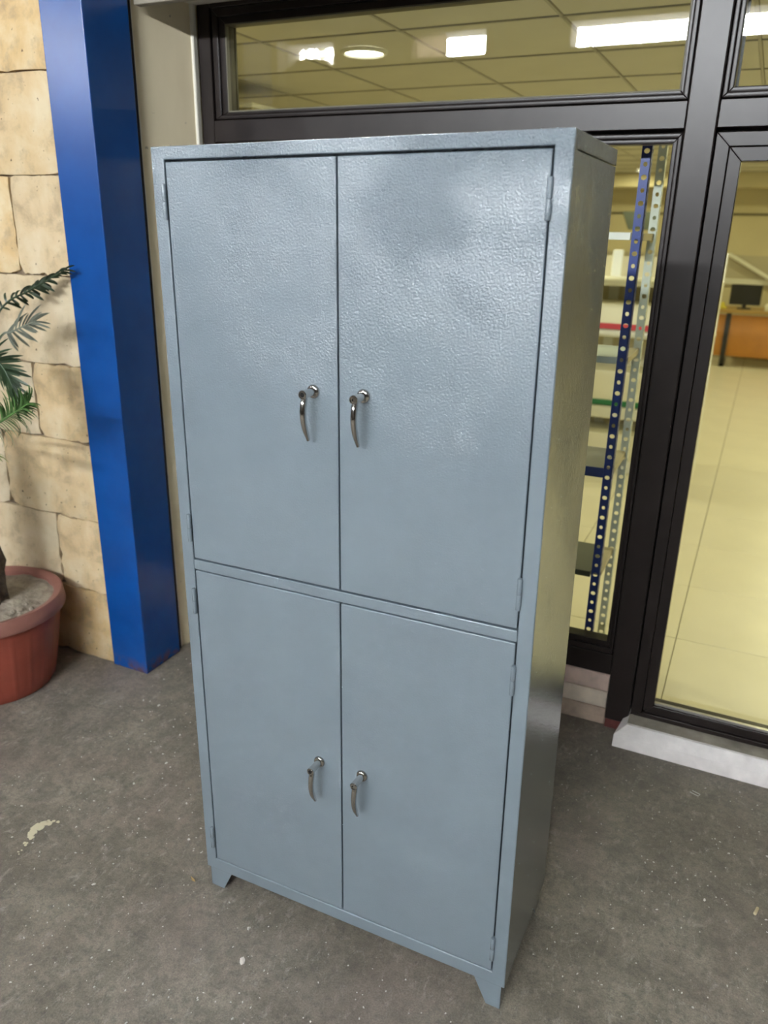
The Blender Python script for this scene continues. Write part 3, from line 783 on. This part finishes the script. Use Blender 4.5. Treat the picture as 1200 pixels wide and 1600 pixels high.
t2 = bmesh.new(); bmesh.ops.create_grid(t2, x_segments=6, y_segments=2, size=1)
for v in t2.verts:
    v.co = Vector((v.co.x * 0.012, v.co.y * 0.0035 * (1.05 - abs(v.co.x)), 0.002 + 0.004 * v.co.x ** 2 + 0.002 * abs(v.co.y)))
bmesh.ops.solidify(t2, geom=t2.faces[:], thickness=0.0006)
t = MB(); t.join(t2); o = t.build('dry_leaf', 'dry_leaf'); o.location = (-0.043, -0.012, 0); o.rotation_euler = (0, 0, -0.4)
tag(o, 'curled brown dry leaf on the floor beside left front foot', 'leaf')
t2 = bmesh.new(); bmesh.ops.create_icosphere(t2, subdivisions=1, radius=0.010)
for v in t2.verts: v.co = Vector((v.co.x * 0.75, v.co.y * 1.1, v.co.z * 0.35 + 0.003)) * random.uniform(0.85, 1.15)
t = MB(); t.join(t2); o = t.build('stone_chip', 'chip'); o.location = (0.219, -0.159, 0.0005); o.rotation_euler = (0, 0, 0.5)
tag(o, 'white stone chip on the floor in front of the cabinet', 'stone')
t = MB(); t.tube([(-0.013, 0, 0.004), (0.012, 0, 0.004), (0.0135, 0, 0.004)], [0.004, 0.004, 0.0028], 10); o = t.build('cigarette_butt', 'butt', smooth=True)
o.location = (1.334, 0.553, 0); o.rotation_euler = (0, 0, 1.3)
tag(o, 'cream cigarette butt on the floor at far right', 'cigarette butt')
t = MB(); t.tube([(-0.015, -0.006, 0.0012), (0.012, -0.006, 0.0012), (0.013, 0.006, 0.0012), (-0.012, 0.006, 0.0012)], 0.0011, 6); o = t.build('bent_wire', 'foil')
o.location = (1.150, 0.968, 0); o.rotation_euler = (0, 0, -0.35)
tag(o, 'bent silver wire clip on the floor before the white step', 'wire')
t = MB()
for k in range(1100):
    x, y = random.uniform(-1.0, 1.5), random.uniform(-0.45, 1.05)
    if -0.01 < x < 0.83 and -0.01 < y < 0.36: continue
    if x < -0.8 and y > 0.1: continue
    if x > 0.85 and y > 1.08: continue
    s = random.uniform(0.0008, 0.0023) * (1.8 if random.random() < 0.08 else 1)
    t2 = bmesh.new(); bmesh.ops.create_cone(t2, segments=5, radius1=s, radius2=s * 0.6, depth=s, cap_ends=True)
    t.join(t2, Matrix.Translation((x, y, s * 0.4)) @ Matrix.Rotation(random.uniform(0, 6), 4, 'Z') @ Matrix.Scale(random.uniform(1, 2.2), 4, (1, 0, 0)))
tag(t.build('grit', 'pebble'), 'fine pale grit scattered over the concrete floor', 'grit', kind='stuff')

# ------------------------------------------------------------------ interior shell
FZ, CZ = 0.06, 2.35
X0, X1, Y1 = -2.6, 4.0, 10.5
t = MB(); t.box(X0, X1, 1.30, Y1, -0.12, FZ - 0.003)
fi = tag(t.build('floor_inside', 'grout', off=(0, 1.3, 0)), kind='structure'); fi.location = (0, 1.3, 0)
P = 0.572
t = MB(); t.box(0.0016, P - 0.0016, 0.0016, P - 0.0016, -0.012, 0.0, 0.0012)
tile = t.build('tile', 'floor_tile', fi)
gx0, gy0 = 0.99 - 6 * P, 1.82 - P + 0.06
first = True
for j in range(16):
    for i in range(11):
        x, y = gx0 + i * P, gy0 + j * P
        if x < X0 or x + P > X1 or y + P > Y1 + 0.05: continue
        o = tile if first else copy_obj(tile)
        first = False
        o.location = (x, y - 1.3, FZ)
ci = struct_empty('ceiling', (0, 1.3, CZ))
t = MB(); t.box(X0, X1, 1.30, Y1, CZ + 0.012, CZ + 0.06); t.build('ceiling_slab', 'ceiling_bar', ci, off=(0, 1.3, CZ))
Q = 0.61
cx0, cy0 = 0.31 - 5 * Q, 1.77 - Q
t = MB(); t.box(0.006, Q - 0.006, 0.006, Q - 0.006, 0.003, 0.014, 0.003)
ct = t.build('ceiling_tile', 'ceiling_tile', ci)
first = True
for j in range(16):
    for i in range(11):
        x, y = cx0 + i * Q, cy0 + j * Q
        if y < 1.29 and False: continue
        if x + Q > X1 + 0.5 or y + Q > Y1 + 0.6 or y < 1.1: continue
        o = ct if first else copy_obj(ct)
        first = False
        o.location = (x, y - 1.3, 0)
        o.scale = (1, 1, 1)
tb = MB()
for i in range(12):
    x = cx0 + i * Q; tb.box(x - 0.0055, x + 0.0055, 1.30, Y1, CZ - 0.002, CZ + 0.010)
for j in range(1, 16):
    y = cy0 + j * Q; tb.box(X0, X1, y - 0.0055, y + 0.0055, CZ - 0.002, CZ + 0.009)
o = tb.build('grid_bars', 'ceiling_bar', ci, off=(0, 1.3, CZ)); o['kind'] = 'stuff'
t = MB(); t.box(X0 - 0.1, X0, 1.35, Y1 + 0.1, 0, 2.44); tag(t.build('wall_inside_left', 'plaster'), kind='structure')
t = MB(); t.box(X0 - 0.1, -1.02, 1.30, 1.40, 0, 2.44); tag(t.build('wall_inside_front', 'plaster'), kind='structure')
t = MB(); t.box(X1, X1 + 0.1, 1.35, Y1 + 0.1, 0, 2.44); tag(t.build('wall_inside_right', 'plaster'), kind='structure')
wf = struct_empty('wall_inside_back', (0, Y1, 0)); OFF = (0, Y1, 0)
t = MB(); t.box(X0, X1, Y1, Y1 + 0.1, 0, 2.44); t.build('wall_face', 'plaster', wf, off=OFF)
t = MB(); t.box(X0, X1, Y1 - 0.02, Y1, 1.09, 1.385); t.build('wall_band', 'wall_band', wf, off=OFF)
t = MB(); t.box(X0, X1, Y1 - 0.05, Y1, 1.02, 1.09, 0.004); t.build('cable_trunking', 'white_paint', wf, off=OFF)
t = MB(); t.box(X0, X1, Y1 - 0.02, Y1, 1.875, 1.90); t.build('shadow_gap_strip', 'grout', wf, off=OFF)  # dark strip painting in the thin shadow gap on the wall
t = MB(); t.box(X0, X1, Y1 - 0.7, Y1, 2.19, CZ); t.build('bulkhead', 'plaster', wf, off=OFF)

# lamps
def lamp(x, y, label, group=None, r=0.088):
    l = thing('ceiling_lamp', label, 'lamp', (x, y, CZ), group=group)
    t = MB(); t.lathe([(r * 0.9, 0.0), (r * 1.12, 0.0), (r * 1.10, -0.010), (r * 0.98, -0.014), (r * 0.9, -0.008)], 40); t.build('lamp_ring', 'white_paint', l, smooth=True)
    t = MB(); t.lathe([(0, -0.010), (r * 0.6, -0.010), (r * 0.95, -0.006), (r * 0.95, -0.001), (0, -0.001)], 40); t.build('lamp_diffuser', 'diffuser', l, smooth=True)
    ld = bpy.data.lights.new('lamp_light', 'AREA'); ld.shape = 'DISK'; ld.size = r * 1.8
    ld.energy = LAMP_W; ld.color = LAMP_COL
    lo = bpy.data.objects.new('lamp_light', ld); COL.objects.link(lo); lo.parent = l; lo.location = (0, 0, -0.018)
    return l
lamp(-0.59, 2.055, 'round ceiling lamp glowing behind the transom glass')
lamp(-0.47, 9.3, 'distant round ceiling lamp seen beside the slotted posts')
for x, y in ((1.9, 2.055), (-0.53, 4.5), (1.9, 4.5), (-0.5, 6.9), (1.9, 6.9), (1.9, 9.3), (3.2, 2.055), (3.2, 5.5)):  # unseen lamps added to brighten the room
    lamp(x, y, 'unseen round ceiling lamp added to light the room', 'added unseen ceiling lamps')

# ------------------------------------------------------------------ slotted angle shelving just behind the glass
sh = thing('slotted_angle_shelf', 'slotted steel shelf with blue front posts and off-white rear posts', 'shelf', (0.25, 1.34, FZ))
OFF = Vector((0.25, 1.34, FZ))
def slotted_plate(mb, w_, z0, z1, pitch, mat):
    """perforated plate in local x (0..w), z; thickness 2 mm, joined through mat"""
    t = bmesh.new(); n = int(round((z1 - z0) / pitch))
    for i in range(n):
        za, zb = z0 + i * pitch, z0 + (i + 1) * pitch
        rx, rz = (w_ * 0.21, pitch * 0.19) if i % 2 else (w_ * 0.30, pitch * 0.21)
        cx, cz = w_ * 0.5, (za + zb) / 2
        outer = [(w_, cz), (w_, zb), (cx, zb), (0, zb), (0, cz), (0, za), (cx, za), (w_, za)]
        ov = [t.verts.new((p[0], 0, p[1])) for p in outer]
        iv = [t.verts.new((cx + rx * math.cos(k * math.pi / 4), 0, cz + rz * math.sin(k * math.pi / 4))) for k in range(8)]
        for k in range(8): t.faces.new((ov[k], ov[(k + 1) % 8], iv[(k + 1) % 8], iv[k]))
    bmesh.ops.remove_doubles(t, verts=t.verts, dist=1e-5)
    bmesh.ops.solidify(t, geom=t.faces[:], thickness=0.002)
    mb.join(t, mat)
def post(name, x, y, w_, mat, back, inner, z1=2.0):
    """L angle: front plate x..x+w at y; flange running back along +y at the outer edge"""
    mb = MB(); slotted_plate(mb, w_, 0.0, z1, 0.0362, Matrix.Translation((x - OFF.x, y - OFF.y, 0)))
    fx = x + w_ if inner else x
    slotted_plate(mb, 0.032, 0.0, z1, 0.0362, Matrix.Translation((fx - OFF.x, y - OFF.y, 0)) @ Matrix.Rotation(math.pi / 2 if back > 0 else -math.pi / 2, 4, 'Z'))
    return mb.build(name, mat, sh)
lab(post('post', 0.694, 1.34, 0.029, 'blue_steel', 1, True, 1.905), 'blue slotted front post')
lab(post('post', -0.25, 1.34, 0.029, 'blue_steel', 1, False, 1.905), 'blue slotted front post')
lab(post('post', 0.703, 1.62, 0.029, 'white_steel', -1, True, 1.905), 'off-white slotted rear post')
lab(post('post', -0.25, 1.62, 0.029, 'white_steel', -1, False, 1.905), 'off-white slotted rear post')
for z, mt, lb in ((1.660, 'white_paint', 'white top shelf board'), (1.280, 'pale_blue', 'pale blue shelf board'), (0.905, 'slate', 'slate grey shelf board with blue front lip'), (0.520, 'dark_board', 'dark grey shelf board')):
    t = MB(); t.box(-0.245, 0.69, 1.343, 1.615, z - 0.022, z, 0.001)
    s_ = t.build('shelf_board', mt, sh, off=OFF); lab(s_, lb)
    t = MB(); t.box(0.691, 0.724, 1.376, 1.612, z - 0.024, z - 0.002, 0.001); t.build('side_lip', 'beige_lip', s_, off=OFF)
    if mt == 'slate':
        t = MB(); t.box(-0.22, 0.694, 1.336, 1.3425, z - 0.032, z + 0.002, 0.001); t.build('front_lip', 'blue_steel', s_, off=OFF)

# ------------------------------------------------------------------ white display rack with boxes, deeper in the room
rk = thing('display_rack', 'white painted display rack with rounded shelf edges behind slotted posts', 'rack', (0.1, 4.3, FZ))
OFF = Vector((0.1, 4.3, FZ))
for x in (-0.52, 0.13, 0.80):
    t = MB(); t.box(x - 0.035, x + 0.035, 4.55, 4.60, FZ, 1.54, 0.006); t.build('upright', 'white_paint', rk, off=OFF)
for z in (1.365, 1.035, 0.520, 0.14):
    th = 0.045 if z > 1 else 0.085
    t = MB(); t.box(-0.56, 0.84, 4.2, 4.56, z - th, z, 0.016, 3); t.build('shelf_board', 'white_paint', rk, smooth=True, off=OFF)
t = MB(); t.box(-0.55, 0.83, 4.56, 4.575, 0.2, 1.50); t.build('back_board', 'plaster', rk, off=OFF)
def carton(x0, x1, z0, z1, mat, strip, label, zs_=None):
    c = thing('storage_box', label, 'box', ((x0 + x1) / 2, 4.38, z0)); O = ((x0 + x1) / 2, 4.38, z0)
    t = MB(); t.box(x0, x1, 4.22, 4.54, z0, z1, 0.012, 2); t.build('box_body', mat, c, smooth=True, off=O)
    if strip:
        t = MB(); t.box(x0 + 0.002, x1 - 0.002, 4.214, 4.2195, z0 + 0.005, z0 + 0.042); t.build('label_strip', strip, c, off=O)
carton(-0.45, 0.62, 1.0365, 1.21, 'cream_box', 'red', 'cream box with a red strip on the white rack')
carton(-0.45, 0.64, 0.5215, 0.765, 'cream_box', 'green', 'cream box with a green strip on the white rack')
carton(-0.45, 0.60, 0.1415, 0.33, 'cream_box', None, 'plain cream box on the lowest shelf of white rack')

# ------------------------------------------------------------------ desk at the far end
dk = thing('desk', 'orange veneered office desk with black legs at far end of room', 'desk', (1.2, 10.0, FZ))
OFF = Vector((1.2, 10.0, FZ))
t = MB(); t.box(0.46, 2.1, 9.55, 10.2, 0.725, 0.765, 0.006); t.build('desk_top', 'desk_top', dk, off=OFF)
for x0, x1 in ((0.52, 0.70), (0.76, 2.05)):
    t = MB(); t.box(x0, x1, 9.66, 9.68, 0.19, 0.70); t.build('modesty_panel', 'orange_wood', dk, off=OFF)
for x in (0.73, 2.05):
    t = MB(); t.box(x - 0.028, x + 0.028, 9.60, 9.66, FZ, 0.725, 0.004); t.box(x - 0.028, x + 0.028, 9.60, 10.15, FZ, FZ + 0.04, 0.004); t.build('leg', 'black', dk, off=OFF)
mo = thing('monitor', 'black flat monitor standing on the orange desk', 'monitor', (0.88, 9.8, 0.766)); OFF = Vector((0.88, 9.8, 0.766))
t = MB(); t.box(0.70, 1.06, 9.78, 9.82, 0.815, 1.06, 0.008); t.build('screen', 'black', mo, off=OFF)
t = MB(); t.tube([(0.88, 9.82, 0.77), (0.88, 9.83, 0.86)], 0.025, 10); t.build('stand_neck', 'black', mo, off=OFF)
t = MB(); t.box(0.80, 0.96, 9.74, 9.90, 0.767, 0.778, 0.004); t.build('stand_foot', 'black', mo, off=OFF)
t = MB(); t.box(-0.06, 0.06, -0.02, 0.02, 0, 0.075, 0.006); t.box(-0.03, 0.09, -0.03, 0.01, 0.0, 0.03, 0.005); o = t.build('paper_stack', 'yellow'); o.location = (0.60, 9.7, 0.766)
tag(o, 'small yellow paper stack on desk left of the monitor', 'paper')
t = MB(); t.box(-0.08, 0.08, -0.08, 0.08, 0, 0.075, 0.01, 2); t.box(-0.06, 0.06, -0.06, 0.06, 0.075, 0.09, 0.005); o = t.build('white_tray', 'white', smooth=True); o.location = (1.20, 9.66, 0.766)
tag(o, 'white paper tray on the desk at picture edge', 'tray')
t = MB(); t.tube([(0.58, 10.42, 1.40), (1.25, 10.42, 1.03)], 0.028, 8); o = t.build('white_batten', 'white_paint', off=(0.9, 10.42, 1.2)); o.location = (0.9, 10.42, 1.2)
tag(o, 'white batten slanting down the far wall behind desk', 'batten')
ds = thing('wall_screen', 'dark screen tilted near the far lamp beside slotted posts', 'screen', (-0.5, 9.8, 1.79)); 
t = MB(); t.prism([(-0.24, 0.105), (0.20, 0.105), (0.20, -0.115), (-0.14, -0.115)], 'y', -0.03, 0.03, 0.006); t.build('screen_body', 'dark_board', ds)
t = MB(); t.tube([(0.05, 0.03, 0.0), (0.05, 0.69, 0.02)], 0.02, 8); t.build('wall_arm', 'black', ds)
# tall pale wardrobe by the left, only its lid shows in the transom
wd_ = thing('wardrobe', 'tall pale wardrobe whose top shows at lower left of transom', 'wardrobe', (-1.72, 2.7, FZ)); OFF = Vector((-1.72, 2.7, FZ))
t = MB(); t.box(-2.0, -1.46, 2.5, 2.9, FZ + 0.04, 2.225, 0.004); t.build('carcass', 'plaster', wd_, off=OFF)
t = MB(); t.box(-2.02, -1.445, 2.48, 2.92, 2.226, 2.25, 0.004); t.build('top_board', 'white_paint', wd_, off=OFF)
for x0, x1 in ((-1.995, -1.733), (-1.727, -1.465)):
    t = MB(); t.box(x0, x1, 2.482, 2.499, FZ + 0.06, 2.21, 0.002); t.build('door', 'plaster', wd_, off=OFF)
t = MB(); t.box(-1.98, -1.48, 2.52, 2.88, FZ, FZ + 0.039); t.build('plinth', 'grey_paint', wd_, off=OFF)
